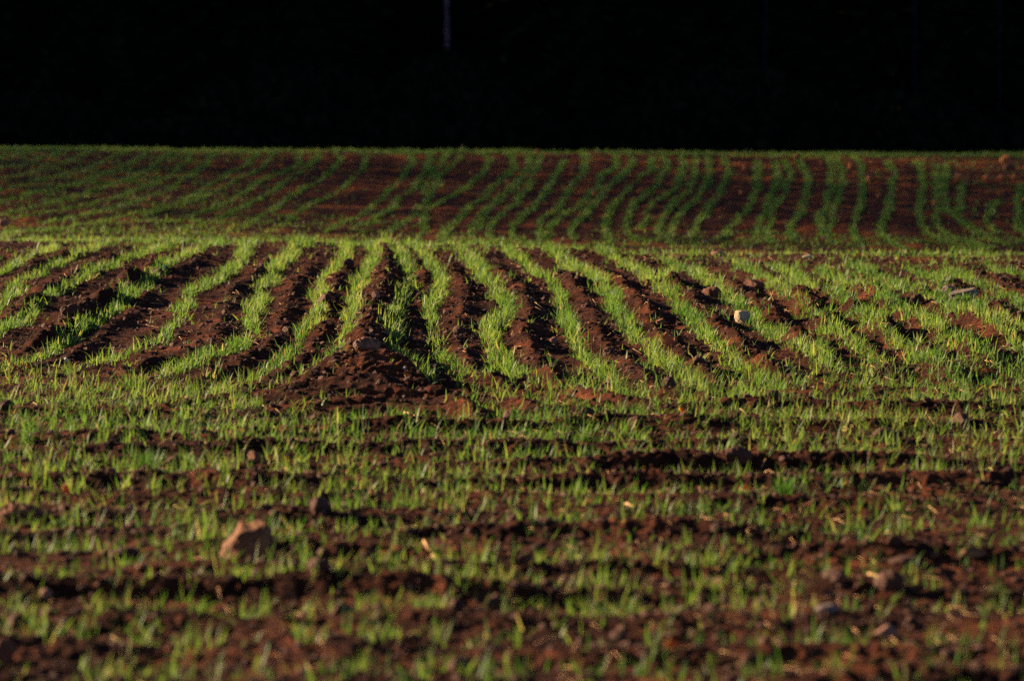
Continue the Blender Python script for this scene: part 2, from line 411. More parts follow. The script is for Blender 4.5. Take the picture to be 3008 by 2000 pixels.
def grass_mat():
    m, nt, b, out = new_mat('wheat_leaf')
    at = nt.nodes.new('ShaderNodeAttribute'); at.attribute_name = 'tint'
    c = ramp(nt, at.outputs['Fac'], [(0, (.042, .108, .016)), (.45, (.090, .160, .028)), (.8, (.172, .220, .046)), (.95, (.27, .25, .09)), (1, (.33, .22, .09))])
    nt.links.new(c.outputs[0], b.inputs['Base Color'])
    b.inputs['Roughness'].default_value = .5; b.inputs['Specular IOR Level'].default_value = .16
    tr = nt.nodes.new('ShaderNodeBsdfTranslucent')
    tcol = mixc(nt, 1.0, c.outputs[0], (1.4, 1.35, .9), 'MULTIPLY')
    nt.links.new(tcol, tr.inputs['Color'])
    mx = nt.nodes.new('ShaderNodeMixShader'); mx.inputs[0].default_value = .45
    nt.links.new(b.outputs[0], mx.inputs[1]); nt.links.new(tr.outputs[0], mx.inputs[2]); nt.links.new(mx.outputs[0], out.inputs['Surface'])
    return m

def stone_mat(name, dark, light, speck=None, scale=14):
    m, nt, b, out = new_mat(name)
    n1 = tex(nt, scale, 6, .65); n2 = tex(nt, scale * 9, 5, .7)
    c = ramp(nt, n1.outputs['Fac'], [(.3, dark), (.7, light)])
    c2 = ramp(nt, n2.outputs['Fac'], [(.3, (.6, .58, .55)), (.55, (1, 1, 1)), (.75, (1.25, 1.22, 1.2))])
    nt.links.new(mixc(nt, 1.0, c.outputs[0], c2.outputs[0], 'MULTIPLY'), b.inputs['Base Color'])
    b.inputs['Roughness'].default_value = .85; b.inputs['Specular IOR Level'].default_value = .25
    bump(nt, b, n2.outputs['Fac'], .6, .006)
    return m

def plain_mat(name, a, bcol, scale=30, rough=.8, transl=0, strength=.3, spec=.2):
    m, nt, b, out = new_mat(name)
    n = tex(nt, scale, 4, .6)
    c = ramp(nt, n.outputs['Fac'], [(.35, a), (.65, bcol)])
    nt.links.new(c.outputs[0], b.inputs['Base Color']); b.inputs['Roughness'].default_value = rough
    b.inputs['Specular IOR Level'].default_value = spec
    bump(nt, b, n.outputs['Fac'], strength, .004)
    if transl:
        tr = nt.nodes.new('ShaderNodeBsdfTranslucent'); nt.links.new(c.outputs[0], tr.inputs['Color'])
        mx = nt.nodes.new('ShaderNodeMixShader'); mx.inputs[0].default_value = transl
        nt.links.new(b.outputs[0], mx.inputs[1]); nt.links.new(tr.outputs[0], mx.inputs[2]); nt.links.new(mx.outputs[0], out.inputs['Surface'])
    return m

M_SOIL = soil_mat()
M_GRASS = grass_mat()
M_TAN = stone_mat('tan_sandstone', (.045, .016, .007), (.29, .112, .046), scale=12)
M_CREAM = stone_mat('cream_limestone', (.30, .21, .12), (.50, .39, .25), scale=26)
M_PITTED = stone_mat('crusted_stone', (.075, .031, .018), (.27, .13, .08), scale=40)
M_GREY = stone_mat('grey_stone', (.085, .055, .045), (.19, .135, .11), scale=20)
M_PINK = stone_mat('pinkish_stone', (.13, .055, .033), (.33, .16, .105), scale=30)
M_WHITE = stone_mat('white_pebble', (.62, .56, .48), (.78, .72, .64), scale=40)
M_CLAY = stone_mat('orange_clay_clod', (.22, .065, .018), (.42, .14, .035), scale=18)
M_CLOD = stone_mat('brown_soil_clod', (.042, .0135, .0075), (.09, .030, .016), scale=22)
M_REDCLOD = stone_mat('reddish_soil_clod', (.085, .027, .013), (.17, .058, .028), scale=22)
M_LEAF = plain_mat('orange_dead_leaf', (.42, .11, .02), (.60, .19, .03), 60, .7, .4)
M_BROWNLEAF = plain_mat('brown_dead_leaf', (.26, .085, .03), (.40, .15, .05), 60, .7, .3)
M_STRAW = plain_mat('dry_straw', (.34, .17, .07), (.52, .31, .14), 80, .7)
M_TWIG = plain_mat('twig_bark', (.16, .07, .035), (.30, .15, .08), 60, .85)
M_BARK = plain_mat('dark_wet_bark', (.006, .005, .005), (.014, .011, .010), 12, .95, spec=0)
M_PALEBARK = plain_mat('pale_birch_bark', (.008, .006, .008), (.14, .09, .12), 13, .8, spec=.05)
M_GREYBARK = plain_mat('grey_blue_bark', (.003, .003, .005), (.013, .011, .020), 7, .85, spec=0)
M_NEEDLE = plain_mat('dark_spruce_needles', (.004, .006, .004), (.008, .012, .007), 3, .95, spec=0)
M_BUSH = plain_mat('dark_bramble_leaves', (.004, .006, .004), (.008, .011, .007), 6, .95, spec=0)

# ---------------------------------------------------------------- the land: one sheet to the horizon
def land():
    yn = np.concatenate([
        -np.geomspace(520, 2, 40), np.linspace(-1.5, 6.4, 40), np.arange(6.5, 7.3, .02),
        np.arange(7.3, 14, .0095), np.arange(14, 23.6, .0125), np.arange(23.6, 35.2, .025), np.arange(35.2, 50, .2),
        np.geomspace(50.2, 520, 60)])
    inner = np.linspace(-1, 1, 861)
    outer = np.geomspace(1.02, 60, 42)
    s = np.concatenate([-outer[::-1], inner, outer])
    hw = .118 * 1.22 * np.clip(yn, 7, 48) + .45
    x = s[None] * hw[:, None]
    far_x = np.abs(s)[None] > 1
    x = np.where(far_x, np.sign(s)[None] * (hw[:, None] + (np.abs(s)[None] - 1) * 9), x)
    y = np.broadcast_to(yn[:, None], x.shape)
    z = surf(x, y)
    V = np.stack([x, y, z], -1).reshape(-1, 3)
    ny, nx = x.shape
    idx = np.arange(ny * nx).reshape(ny, nx)
    F = np.stack([idx[:-1, :-1], idx[:-1, 1:], idx[1:, 1:], idx[1:, :-1]], -1).reshape(-1, 4)
    o = mk('ground', V, F, M_SOIL)
    tag(o, kind='structure')
    return o
land()

# ---------------------------------------------------------------- young wheat
def plants(y0, y1, rate, seed, blades=(2, 5)):
    r = np.random.default_rng(seed)
    area_w = 2 * (.118 * 1.2 * y1 + .4)
    n = int(rate * area_w * (y1 - y0))
    x = r.uniform(-area_w / 2, area_w / 2, n); y = r.uniform(y0, y1, n)
    keep = np.abs(x) < .118 * 1.2 * y + .4
    x, y = x[keep], y[keep]
    d = sample(dens, x, y) * np.clip(.8 + .6 * noise(x * 5, y * 5, 71), .1, 1.3)
    k = r.random(len(x)) < d
    x, y, d = x[k], y[k], d[k]
    nb = r.integers(blades[0], blades[1], len(x))
    rep = np.repeat(np.arange(len(x)), nb)
    return x[rep], y[rep], d[rep], rep, r

def grass():
    Vs, Ts, n_tot = [], [], 0
    for (y0, y1, rate, seed, seg, bl, wmul, lmul) in ((7.2, 14.6, 3300, 1, 5, (2, 5), .50, .80), (14.6, 23.3, 5200, 2, 4, (2, 5), .72, .70), (23.9, 35.2, 14000, 3, 3, (2, 5), 1.0, .46)):
        x, y, d, rep, r = plants(y0, y1, rate, seed, bl)
        n = len(x)
        pr = np.random.default_rng(seed + 50).random((rep.max() + 1, 3))[rep]
        L = (.042 + .062 * pr[:, 0] ** .8) * (.55 + .55 * r.random(n)) * (.82 + .25 * np.clip(d, 0, 1)) * lmul
        big = r.random(n) < .05
        L = np.where(big, L * 1.35, L)
        az = r.uniform(0, 2 * math.pi, n)
        lean = np.abs(r.normal(.30, .34, n)) + .03
        lean = np.where(r.random(n) < .2, lean + r.uniform(.2, .9, n), lean)
        bend = r.normal(.40, .55, n)
        # a light common lean away from the sun's side
        hx = np.cos(az) + .35; hy = np.sin(az) - .05
        hl = np.hypot(hx, hy) + 1e-6; hx /= hl; hy /= hl
        w = (.0018 + .0032 * r.random(n) ** 1.3) * (.7 + .5 * pr[:, 1]) * wmul
        bx = x + r.normal(0, .006, n); by = y + r.normal(0, .006, n)
        bz = surf(bx, by) - .006
        # width direction: mostly across the bend, twisted
        tw = r.normal(0, .7, n)
        wx = -hy * np.cos(tw) + hx * np.sin(tw); wy = hx * np.cos(tw) + hy * np.sin(tw)
        P = []
        px, py_, pz = bx.copy(), by.copy(), bz.copy()
        twist = r.normal(0, .9, n)
        prof = {3: [.8, 1.0, .75, .08], 4: [.7, 1.0, .95, .6, .06], 5: [.65, .95, 1.0, .85, .5, .05]}[seg]
        for i in range(seg + 1):
            t = i / seg
            ang = lean + bend * t * t
            if i:
                px = px + hx * np.sin(ang) * L / seg; py_ = py_ + hy * np.sin(ang) * L / seg; pz = pz + np.cos(ang) * L / seg
            c, s = np.cos(twist * t), np.sin(twist * t)
            ux = wx * c; uy = wy * c; uz = s * .5
            ww = w * prof[i]
            P.append(np.stack([px - ux * ww, py_ - uy * ww, pz - uz * ww], -1))
            P.append(np.stack([px + ux * ww, py_ + uy * ww, pz + uz * ww], -1))
        V = np.stack(P, 1)          # n, 2(seg+1), 3
        base_i = (np.arange(n) * 2 * (seg + 1))[:, None] + n_tot
        F = np.concatenate([np.stack([base_i[:, 0] + 2 * i, base_i[:, 0] + 2 * i + 1, base_i[:, 0] + 2 * i + 3, base_i[:, 0] + 2 * i + 2], -1) for i in range(seg)], 0)
        tint = np.clip(.42 + .19 * r.normal(0, 1, n) + .22 * (pr[:, 2] - .5) + .25 * noise(x * .8, y * .6, 81), 0, .93)
        tint = np.where(r.random(n) < .022, r.uniform(.93, 1.0, n), tint)
        T = np.repeat(tint[:, None], 2 * (seg + 1), 1).copy()
        T[:, -2:] = np.clip(T[:, -2:] + .06, 0, 1)
        Vs.append(V.reshape(-1, 3)); Ts.append((T.reshape(-1), F)); n_tot += n * 2 * (seg + 1)
    V = np.concatenate(Vs); F = np.concatenate([f for _, f in Ts]); T = np.concatenate([t for t, _ in Ts])
    o = mk('grass', V, F, M_GRASS)
    a = o.data.attributes.new('tint', 'FLOAT', 'POINT'); a.data.foreach_set('value', T.astype(np.float32))
    tag(o, 'young green wheat sprouting in rows from the brown tilled soil', 'grass', kind='stuff')
    print('grass verts', len(V))
grass()

def grass_tuft(px, py, size, n, seed, label):
    r = np.random.default_rng(seed)
    x, y = ground(px, py, False, .0); x, y = float(x[0]), float(y[0]); z = float(surf(np.array([x]), np.array([y]))[0]) - .004
    V, F = [], []
    for k in range(n):
        a = r.uniform(0, 6.28); q = size * .45 * r.random() ** .5; L = size * r.uniform(.6, 1.1); ln = abs(r.normal(.25, .25)); b = r.normal(.4, .4)
        p = np.array([math.cos(a) * q, math.sin(a) * q, 0.0]); h = np.array([math.cos(a) + .3, math.sin(a), 0]); h /= np.linalg.norm(h)
        wv = np.array([-h[1], h[0], 0]) * r.uniform(.0012, .0024)
        i0 = len(V)
        for t in range(5):
            if t:
                an = ln + b * (t / 4) ** 2; p = p + (h * math.sin(an) + np.array([0, 0, math.cos(an)])) * L / 4
            wd = wv * (.7, 1, .95, .6, .06)[t]
            V += [p - wd, p + wd]
        for t in range(4): F.append((i0 + 2 * t, i0 + 2 * t + 1, i0 + 2 * t + 3, i0 + 2 * t + 2))
    o = mk('grass_tuft', np.array(V), np.array(F), M_GRASS)
    at = o.data.attributes.new('tint', 'FLOAT', 'POINT'); at.data.foreach_set('value', np.repeat(np.clip(r.normal(.06, .05, n), 0, 1), 10).astype(np.float32))
    o.location = (x, y, z)
    tag(o, label, 'grass tuft')
grass_tuft(332, 1088, .075, 110, 1, 'dense deep green tuft of grass on a furrow at left, broadest such tuft')
grass_tuft(424, 1084, .05, 60, 2, 'smaller deep green tuft just right of the broad dense tuft')
grass_tuft(1812, 1150, .06, 70, 3, 'deep green grass tuft at the edge of a dark furrow at right')

# ---------------------------------------------------------------- soil crumbs
def ico(sub=1):
    import bmesh
    bm = bmesh.new(); bmesh.ops.create_icosphere(bm, subdivisions=sub, radius=1)
    V = np.array([v.co[:] for v in bm.verts]); F = np.array([[v.index for v in f.verts] for f in bm.faces]); bm.free()
    return V, F

def crumbs():
    V0, F0 = ico(1)
    r = np.random.default_rng(17)
    n = 90000
    y = 7.3 + (23.2 - 7.3) * r.random(n) ** .9
    x = (r.random(n) * 2 - 1) * (.118 * 1.15 * y + .3)
    rg = sample(ridge, x, y)
    k = r.random(n) < (.25 + 9 * rg + .4 * np.clip(noise(x * 1.5, y * 1.5, 72), 0, 1))
    x, y = x[k], y[k]; n = len(x)
    s = .0018 + .010 * r.random(n) ** 5 + .0025 * r.random(n)
    z = surf(x, y) + s * .35
    j = 1 + r.uniform(-.35, .35, (n, len(V0), 1))
    sc3 = np.stack([r.uniform(.8, 1.4, n), r.uniform(.8, 1.4, n), r.uniform(.55, .95, n)], -1)[:, None]
    V = V0[None] * j * sc3 * s[:, None, None] + np.stack([x, y, z], -1)[:, None]
    F = (F0[None] + (np.arange(n) * len(V0))[:, None, None]).reshape(-1, 3)
    o = mk('soil_crumbs', V.reshape(-1, 3), F, M_CLOD, smooth=False)
    tag(o, 'small loose crumbs of brown soil strewn over the furrows', 'soil crumbs', kind='stuff')
crumbs()

# ---------------------------------------------------------------- stones and clods
def px_per_m(y): return FP / y

def ground_true(px, py, far=False):
    x0, y0 = ground(px, py, far, .012)
    rx, rz = ray(px, py)
    t = np.arange(max(y0[0] - 1.6, 24.0 if far else 7.0), y0[0] + 1.6, .008)
    zz = CAMH + rz * t
    g = surf(rx * t, t)
    hit = np.nonzero(zz <= g)[0]
    if not len(hit): return x0, y0
    return np.array([float(rx) * t[hit[0]]]), np.array([t[hit[0]]])

def stone(name, px, py, wpx, hpx, mat, label, cat, depth=.8, far=False, seed=0, cuts=7, rough=.10, lumpy=0.0, pit=0, sink=.25, group=None, yaw=None, sub=4, tilt=0, box=0):
    """py is the pixel where its base meets the soil"""
    r = np.random.default_rng(seed + 1000)
    x, y = ground_true(px, py, far)
    x, y = float(x[0]), float(y[0])
    z = float(surf(np.array([x]), np.array([y]))[0])
    k = 1 / px_per_m(y)
    W, H = wpx * k, hpx * k
    V, F = ico(sub)
    V = V.copy()
    if box: V = np.sign(V) * np.abs(V) ** (1 - box)
    # flat broken faces: cut the ball with planes
    for _ in range(cuts):
        d = r.normal(0, 1, 3); d[2] *= .8; d /= np.linalg.norm(d)
        lim = r.uniform(.55, .82)
        p = V @ d
        V -= np.clip(p - lim, 0, None)[:, None] * d[None]
    off = r.random(3) * 40
    nz = noise(V[:, 0] * 2.2 + off[0] + V[:, 2], V[:, 1] * 2.2 + off[1] - V[:, 2], 5 + seed) * .6 + noise(V[:, 0] * 5 + off[0], V[:, 1] * 5 + V[:, 2] * 5, 6 + seed) * .35
    nz3 = noise(V[:, 0] * 12 + off[2], (V[:, 1] + V[:, 2]) * 11, 7 + seed)
    V *= (1 + rough * nz + (lumpy * np.abs(nz3) if lumpy else 0) * 1.0)[:, None]
    if pit: V *= (1 - pit * np.clip(noise(V[:, 0] * 7 + 9, (V[:, 1] - V[:, 2]) * 7, 77) - .1, 0, 1))[:, None]
    V /= np.abs(V).max(0)[None]
    V *= np.array([W / 2, W / 2 * depth, H / 2 * (1 + sink)])[None]
    if tilt:
        c, s = math.cos(tilt), math.sin(tilt)
        V = V @ np.array([[c, 0, -s], [0, 1, 0], [s, 0, c]]).T
    a = yaw if yaw is not None else r.uniform(-.4, .4)
    c, s = math.cos(a), math.sin(a)
    V[:, :2] = V[:, :2] @ np.array([[c, s], [-s, c]])
    V[:, 2] += H / 2 * (1 - sink)
    o = mk(name, V, F, mat, smooth=lumpy > 0 or rough > .14)
    if not (lumpy > 0 or rough > .14):
        try: o.data.set_sharp_from_angle(angle=R(28))
        except Exception: pass
        o.data.polygons.foreach_set('use_smooth', np.full(len(o.data.polygons), True))
    o.location = (x, y, z)
    tag(o, label, cat, group)
    return o

G_ST = 'stones lying in the field'
G_CL = 'clods of clay on the far slope'
# foreground
def big_rock():
    x, y = ground_true(572, 1280); x, y = float(x[0]), float(y[0])
    z = float(surf(np.array([x]), np.array([y]))[0])
    k = 1 / px_per_m(y)
    V, F = ico(5)
    def cut(V, d, lim):
        d = np.array(d, float); d /= np.linalg.norm(d)
        V -= np.clip(V @ d - lim, 0, None)[:, None] * d[None]
    V = V.copy() * 1.35
    cut(V, (-.18, -.15, 1), .78)      # flat sloping top
    cut(V, (-.12, -1, .10), .80)      # face towards the viewer
    cut(V, (1, -.25, .25), .78)
    cut(V, (-1, -.15, .55), .80)
    cut(V, (-.8, -.6, -.1), .9)
    cut(V, (.3, 1, .2), .85); cut(V, (.7, .2, .8), .98); cut(V, (.2, -.8, .75), .93); cut(V, (0, 0, -1), .9)
    n = noise(V[:, 0] * 2.3 + V[:, 2], V[:, 1] * 2.3 - V[:, 2], 41) * .12 + noise(V[:, 0] * 6, (V[:, 1] + V[:, 2]) * 6, 42) * .09 + noise(V[:, 0] * 15, (V[:, 1] - V[:, 2]) * 15, 43) * .05
    V *= (1 + n)[:, None]
    V /= np.abs(V).max(0)[None]
    V *= np.array([138 * k / 2, 104 * k / 2, 104 * k / 2])[None]
    V[:, 2] += 58 * k / 2
    # leans: top shifted to the right
    V[:, 0] += V[:, 2] * .16
    o = mk('rock', V, F, M_TAN)
    o.location = (x, y, z)
    tag(o, 'large tan rock with a flat sunlit top, biggest in the field', 'rock', G_ST)
big_rock()

S = stone
S('stone', 845, 806, 66, 29, M_PITTED, 'pitted crusty stone crowning the end of the bare soil bank', 'stone', seed=2, cuts=2, rough=.16, lumpy=.10, pit=.25, group=G_ST, sink=.3, sub=5)
S('stone', 1703, 742, 33, 28, M_CREAM, 'cream angular block of stone standing among the wheat', 'stone', seed=3, cuts=6, rough=.10, group=G_ST, yaw=.62, box=.55, sink=.35, depth=1.4)
S('stone', 2222, 690, 68, 26, M_GREY, 'long grey slab of stone with a pale left end', 'stone', seed=4, cuts=5, rough=.05, group=G_ST, tilt=.2, yaw=-.35, depth=.7, box=.6)
S('stone', 2183, 676, 34, 18, M_GREY, 'short grey stone just left of the long grey slab', 'stone', seed=5, cuts=9, rough=.06, group=G_ST)
S('stone', 1274, 792, 17, 17, M_PINK, 'small pinkish stone beside the dense wheat row right of the bank', 'stone', seed=6, cuts=8, rough=.06, group=G_ST)
S('stone', 585, 1064, 34, 26, M_TAN, 'rounded tan stone beyond the large flat-topped rock', 'stone', seed=7, cuts=4, rough=.10, group=G_ST)
S('stone', 1024, 726, 9, 12, M_PINK, 'tiny upright beige stone beside a sunlit wheat row', 'stone', seed=8, cuts=8, rough=.05, group=G_ST)
S('stone', 1521, 747, 22, 14, M_TAN, 'tan stone half sunk between two wheat rows', 'stone', seed=9, cuts=6, rough=.07, group=G_ST)
S('stone', 1344, 765, 20, 11, M_PINK, 'flat pinkish stone in the gap right of a thick wheat row', 'stone', seed=10, cuts=6, rough=.08, group=G_ST, depth=1.2)
S('stone', 1286, 757, 9, 9, M_TAN, 'small tan pebble just above the small pinkish stone', 'pebble', seed=11, cuts=5, rough=.06, group=G_ST)
S('stone', 1284, 836, 13, 8, M_PINK, 'flat pinkish pebble below the small pinkish stone', 'pebble', seed=12, cuts=5, rough=.06, group=G_ST)
S('stone', 1374, 660, 13, 10, M_TAN, 'pale brown pebble on the soil between far wheat rows', 'pebble', seed=13, cuts=5, rough=.06, group=G_ST)
S('stone', 866, 686, 20, 14, M_PINK, 'pink stone lodged on the narrow crest of the soil bank', 'stone', seed=14, cuts=6, rough=.08, group=G_ST)
S('pebble', 152, 836, 10, 10, M_WHITE, 'round white pebble on bare soil at the left', 'pebble', seed=15, cuts=0, rough=.05, group=G_ST, sub=3)
S('pebble', 376, 622, 10, 11, M_WHITE, 'white pebble caught in a wheat row far left', 'pebble', seed=16, cuts=2, rough=.05, group=G_ST, sub=3)
S('pebble', 238, 727, 14, 12, M_GREY, 'greyish pebble among left wheat blades', 'pebble', seed=17, cuts=3, rough=.05, group=G_ST, sub=3)
S('pebble', 932, 852, 7, 9, M_WHITE, 'pale bluish white chip at the right foot of the bank', 'pebble', seed=18, cuts=4, rough=.05, group=G_ST, sub=3)
S('pebble', 980, 868, 7, 7, M_PINK, 'pinkish pebble below the pale white chip by the bank', 'pebble', seed=19, cuts=3, rough=.05, group=G_ST, sub=3)
S('stone', 1861, 596, 30, 9, M_CREAM, 'flat pale stone lying on the crest of the near slope', 'stone', seed=20, cuts=6, rough=.06, group=G_ST)
S('stone', 1653, 590, 36, 11, M_PINK, 'broad low pinkish stone on the near crest', 'stone', seed=21, cuts=6, rough=.1, group=G_ST)
S('stone', 593, 566, 12, 9, M_PINK, 'pinkish pebble beside a wheat row on the left crest', 'pebble', seed=22, cuts=5, rough=.08, group=G_ST)
S('stone', 2040, 1470, 58, 34, M_PINK, 'blurred pale pinkish stone near the bottom right', 'stone', seed=23, cuts=5, rough=.08, group=G_ST)
S('stone', 1905, 1410, 60, 20, M_GREY, 'low greyish stone lying above the blurred pale pinkish stone', 'stone', seed=24, cuts=5, rough=.08, group=G_ST)
S('stone', 2235, 1280, 70, 22, M_TAN, 'flat tan stone topping a furrow at the right', 'stone', seed=25, cuts=6, rough=.08, group=G_ST)
S('stone', 330, 1314, 40, 18, M_REDCLOD, 'reddish stone on soil below left of the large rock', 'stone', seed=26, cuts=5, rough=.08, group=G_ST)
S('stone', 107, 1376, 30, 20, M_PINK, 'dull pinkish stone near the left edge', 'stone', seed=27, cuts=5, rough=.08, group=G_ST)
S('stone', 8, 520, 28, 15, M_PINK, 'pale pinkish stone at the far left edge of the dip', 'stone', seed=28, cuts=5, rough=.08, group=G_ST, far=True)
S('clod', 45, 1200, 130, 46, M_REDCLOD, 'big reddish lump of soil at the left edge', 'clod', seed=30, cuts=1, rough=.34, lumpy=.3, sink=.6, sub=5)
S('clod', 10, 1525, 60, 60, M_REDCLOD, 'blurred orange brown lump in the bottom left corner', 'clod', seed=31, cuts=3, rough=.2, lumpy=.12, sink=.3)
S('clod', 2111, 706, 36, 30, M_CLOD, 'round dark ball of soil left below the long grey slab', 'clod', seed=32, cuts=0, rough=.22, lumpy=.16)
S('clod', 2090, 1300, 90, 22, M_CLOD, 'low dark brown lump of soil at the lower right', 'clod', seed=33, cuts=2, rough=.22, lumpy=.14, sink=.5)
S('clod', 290, 1285, 80, 28, M_CLOD, 'dark crumbly lump of soil left of the large rock', 'clod', seed=34, cuts=2, rough=.25, lumpy=.16, sink=.4)
S('clod', 2035, 1010, 70, 26, M_CLOD, 'dark mounded lump of soil on a right furrow', 'clod', seed=35, cuts=1, rough=.24, lumpy=.16, sink=.4)
S('clod', 360, 640, 40, 26, M_CLOD, 'dark jagged lump of soil on the tallest left ridge', 'clod', seed=36, cuts=1, rough=.28, lumpy=.2, sink=.4)
S('clod', 300, 668, 34, 22, M_CLOD, 'dark lump lower down the tallest left ridge', 'clod', seed=37, cuts=1, rough=.28, lumpy=.2, sink=.4)
S('clod', 1960, 652, 30, 18, M_CLOD, 'dark knob of soil between right wheat rows', 'clod', seed=38, cuts=1, rough=.28, lumpy=.2, sink=.4)
S('clod', 1640, 684, 50, 24, M_REDCLOD, 'reddish smooth lump of soil beyond the cream block', 'clod', seed=39, cuts=2, rough=.2, lumpy=.1, sink=.4)
S('clod', 1735, 668, 56, 26, M_REDCLOD, 'reddish hump of soil right of a similar reddish lump', 'clod', seed=40, cuts=2, rough=.2, lumpy=.1, sink=.4)
# far slope
fs = dict(far=True, group=G_CL)
S('stone', 1999, 414, 30, 16, M_TAN, 'tan stone casting a dark shadow on the far slope', 'stone', seed=50, cuts=6, rough=.08, far=True, group=G_ST)
S('clod', 2318, 380, 34, 24, M_CLAY, 'orange pointed clod near the far crest at right', 'clod', seed=51, cuts=6, rough=.14, lumpy=.1, **fs)
S('clod', 2322, 392, 34, 14, M_REDCLOD, 'reddish low clod just below the orange pointed clod', 'clod', seed=52, cuts=4, rough=.14, lumpy=.1, **fs)
S('clod', 2212, 421, 38, 22, M_CLAY, 'bright orange clod on the far slope, brightest there', 'clod', seed=53, cuts=4, rough=.2, lumpy=.14, **fs)
S('clod', 2278, 417, 30, 16, M_CLAY, 'orange clod starting a short line of clods right', 'clod', seed=54, cuts=4, rough=.2, lumpy=.14, **fs)
S('clod', 2310, 415, 26, 13, M_CLAY, 'orange clod in the middle of the short line right', 'clod', seed=55, cuts=4, rough=.2, lumpy=.14, **fs)
S('clod', 2338, 414, 22, 13, M_CLAY, 'orange clod ending the short line by the right edge', 'clod', seed=56, cuts=4, rough=.2, lumpy=.14, **fs)
S('clod', 1837, 368, 17, 15, M_CLAY, 'small deep orange clod just under the far crest', 'clod', seed=57, cuts=3, rough=.18, lumpy=.1, **fs)
S('stone', 1326, 393, 20, 12, M_TAN, 'tan stone between rows below the middle of the far crest', 'stone', seed=58, cuts=5, rough=.1, far=True, group=G_ST)
S('clod', 1586, 419, 18, 15, M_CLAY, 'orange clod among curving far wheat rows', 'clod', seed=59, cuts=3, rough=.18, lumpy=.1, **fs)
S('clod', 1229, 415, 14, 12, M_CLAY, 'small orange clod on the sunlit red far soil', 'clod', seed=60, cuts=3, rough=.18, lumpy=.1, **fs)
S('clod', 1085, 403, 10, 10, M_CLAY, 'tiny bright orange clod amid far rows', 'clod', seed=61, cuts=3, rough=.18, lumpy=.1, **fs)
S('clod', 753, 362, 17, 12, M_CLAY, 'orange clod left of centre right under the far crest', 'clod', seed=62, cuts=3, rough=.18, lumpy=.1, **fs)
S('clod', 15, 451, 14, 11, M_CLAY, 'orange clod at the left edge of the far slope', 'clod', seed=63, cuts=3, rough=.18, lumpy=.1, **fs)
S('clod', 348, 461, 14, 9, M_CLAY, 'orange clod in the shaded left part of the far slope', 'clod', seed=64, cuts=3, rough=.18, lumpy=.1, **fs)
S('stone', 1626, 560, 22, 9, M_PINK, 'pinkish stone at the bottom of the far slope', 'stone', seed=65, cuts=5, rough=.1, far=True, group=G_ST)
S('stone', 1656, 548, 14, 11, M_PINK, 'pinkish stone just above a similar one at the far slope foot', 'stone', seed=66, cuts=5, rough=.1, far=True, group=G_ST)
S('stone', 1899, 551, 14, 8, M_PINK, 'pinkish pebble at the foot of a far wheat row', 'pebble', seed=67, cuts=5, rough=.1, far=True, group=G_ST)
S('clod', 2155, 365, 11, 11, M_CLAY, 'small orange clod under the crest right of the tan stone', 'clod', seed=68, cuts=3, rough=.18, lumpy=.1, **fs)
S('clod', 2186, 453, 16, 11, M_REDCLOD, 'dull reddish clod below the bright orange clod', 'clod', seed=69, cuts=3, rough=.18, lumpy=.1, **fs)

def far_clods():
    r = np.random.default_rng(71)
    p = stone('clod', 2100, 400, 14, 12, M_CLAY, 'little orange clay clod strewn on the far slope', 'clod', seed=95, cuts=2, rough=.24, lumpy=.16, far=True, group='little clay clods strewn on the far slope', sub=3)
    w = 14 / FP * p.location.y; n = 0
    while n < 60:
        y = r.uniform(27.5, 33.2); x = r.normal(2.2, 1.9)
        if abs(x) > .118 * y or sample(dens, np.array([x]), np.array([y]))[0] > .2: continue
        if n == 0: e = p
        else:
            e = p.copy(); COL.objects.link(e)
        sz = (.018 + .035 * r.random() ** 2) / w
        e.location = (x, y, float(surf(np.array([x]), np.array([y]))[0])); e.scale = (sz * r.uniform(1, 1.6), sz, sz); e.rotation_euler = (0, 0, r.uniform(0, 6.28)); n += 1
far_clods()

def loose_clods():
    r = np.random.default_rng(88)
    protos = []
    for q in range(5):
        o = stone('clod', 1200, 1200, 40, 28, M_CLOD if q != 3 else M_REDCLOD, 'brown clod of broken soil lying loose among the wheat', 'clod', seed=90 + q, cuts=3, rough=.26, lumpy=.2, group='loose clods on the tilled soil')
        protos.append((o, 40 / FP * o.location.y))
    used = set(); n = 0
    while n < 110:
        y = r.uniform(8.2, 20.5) if n > 45 else r.uniform(8.0, 13.8); x = r.uniform(-1, 1) * .118 * y
        if sample(ridge, np.array([x]), np.array([y]))[0] < .012 and r.random() < .75: continue
        if y > 14.8 and x > .5: continue
        if sample(bare, np.array([x]), np.array([y]))[0] > .1 and y < 15.6: continue
        if sample(dens, np.array([x]), np.array([y]))[0] > .35: continue
        q = int(r.integers(0, 5)); p, w = protos[q]
        if q not in used: used.add(q); e = p
        else:
            e = p.copy(); COL.objects.link(e)
        sz = (.018 + .05 * r.random() ** 2.2) / w
        e.location = (x, y, float(surf(np.array([x]), np.array([y]))[0]) - .004)
        e.scale = (sz * r.uniform(.9, 1.4), sz, sz * r.uniform(.8, 1.2)); e.rotation_euler = (r.normal(0, .2), r.normal(0, .2), r.uniform(0, 6.28))
        n += 1
loose_clods()

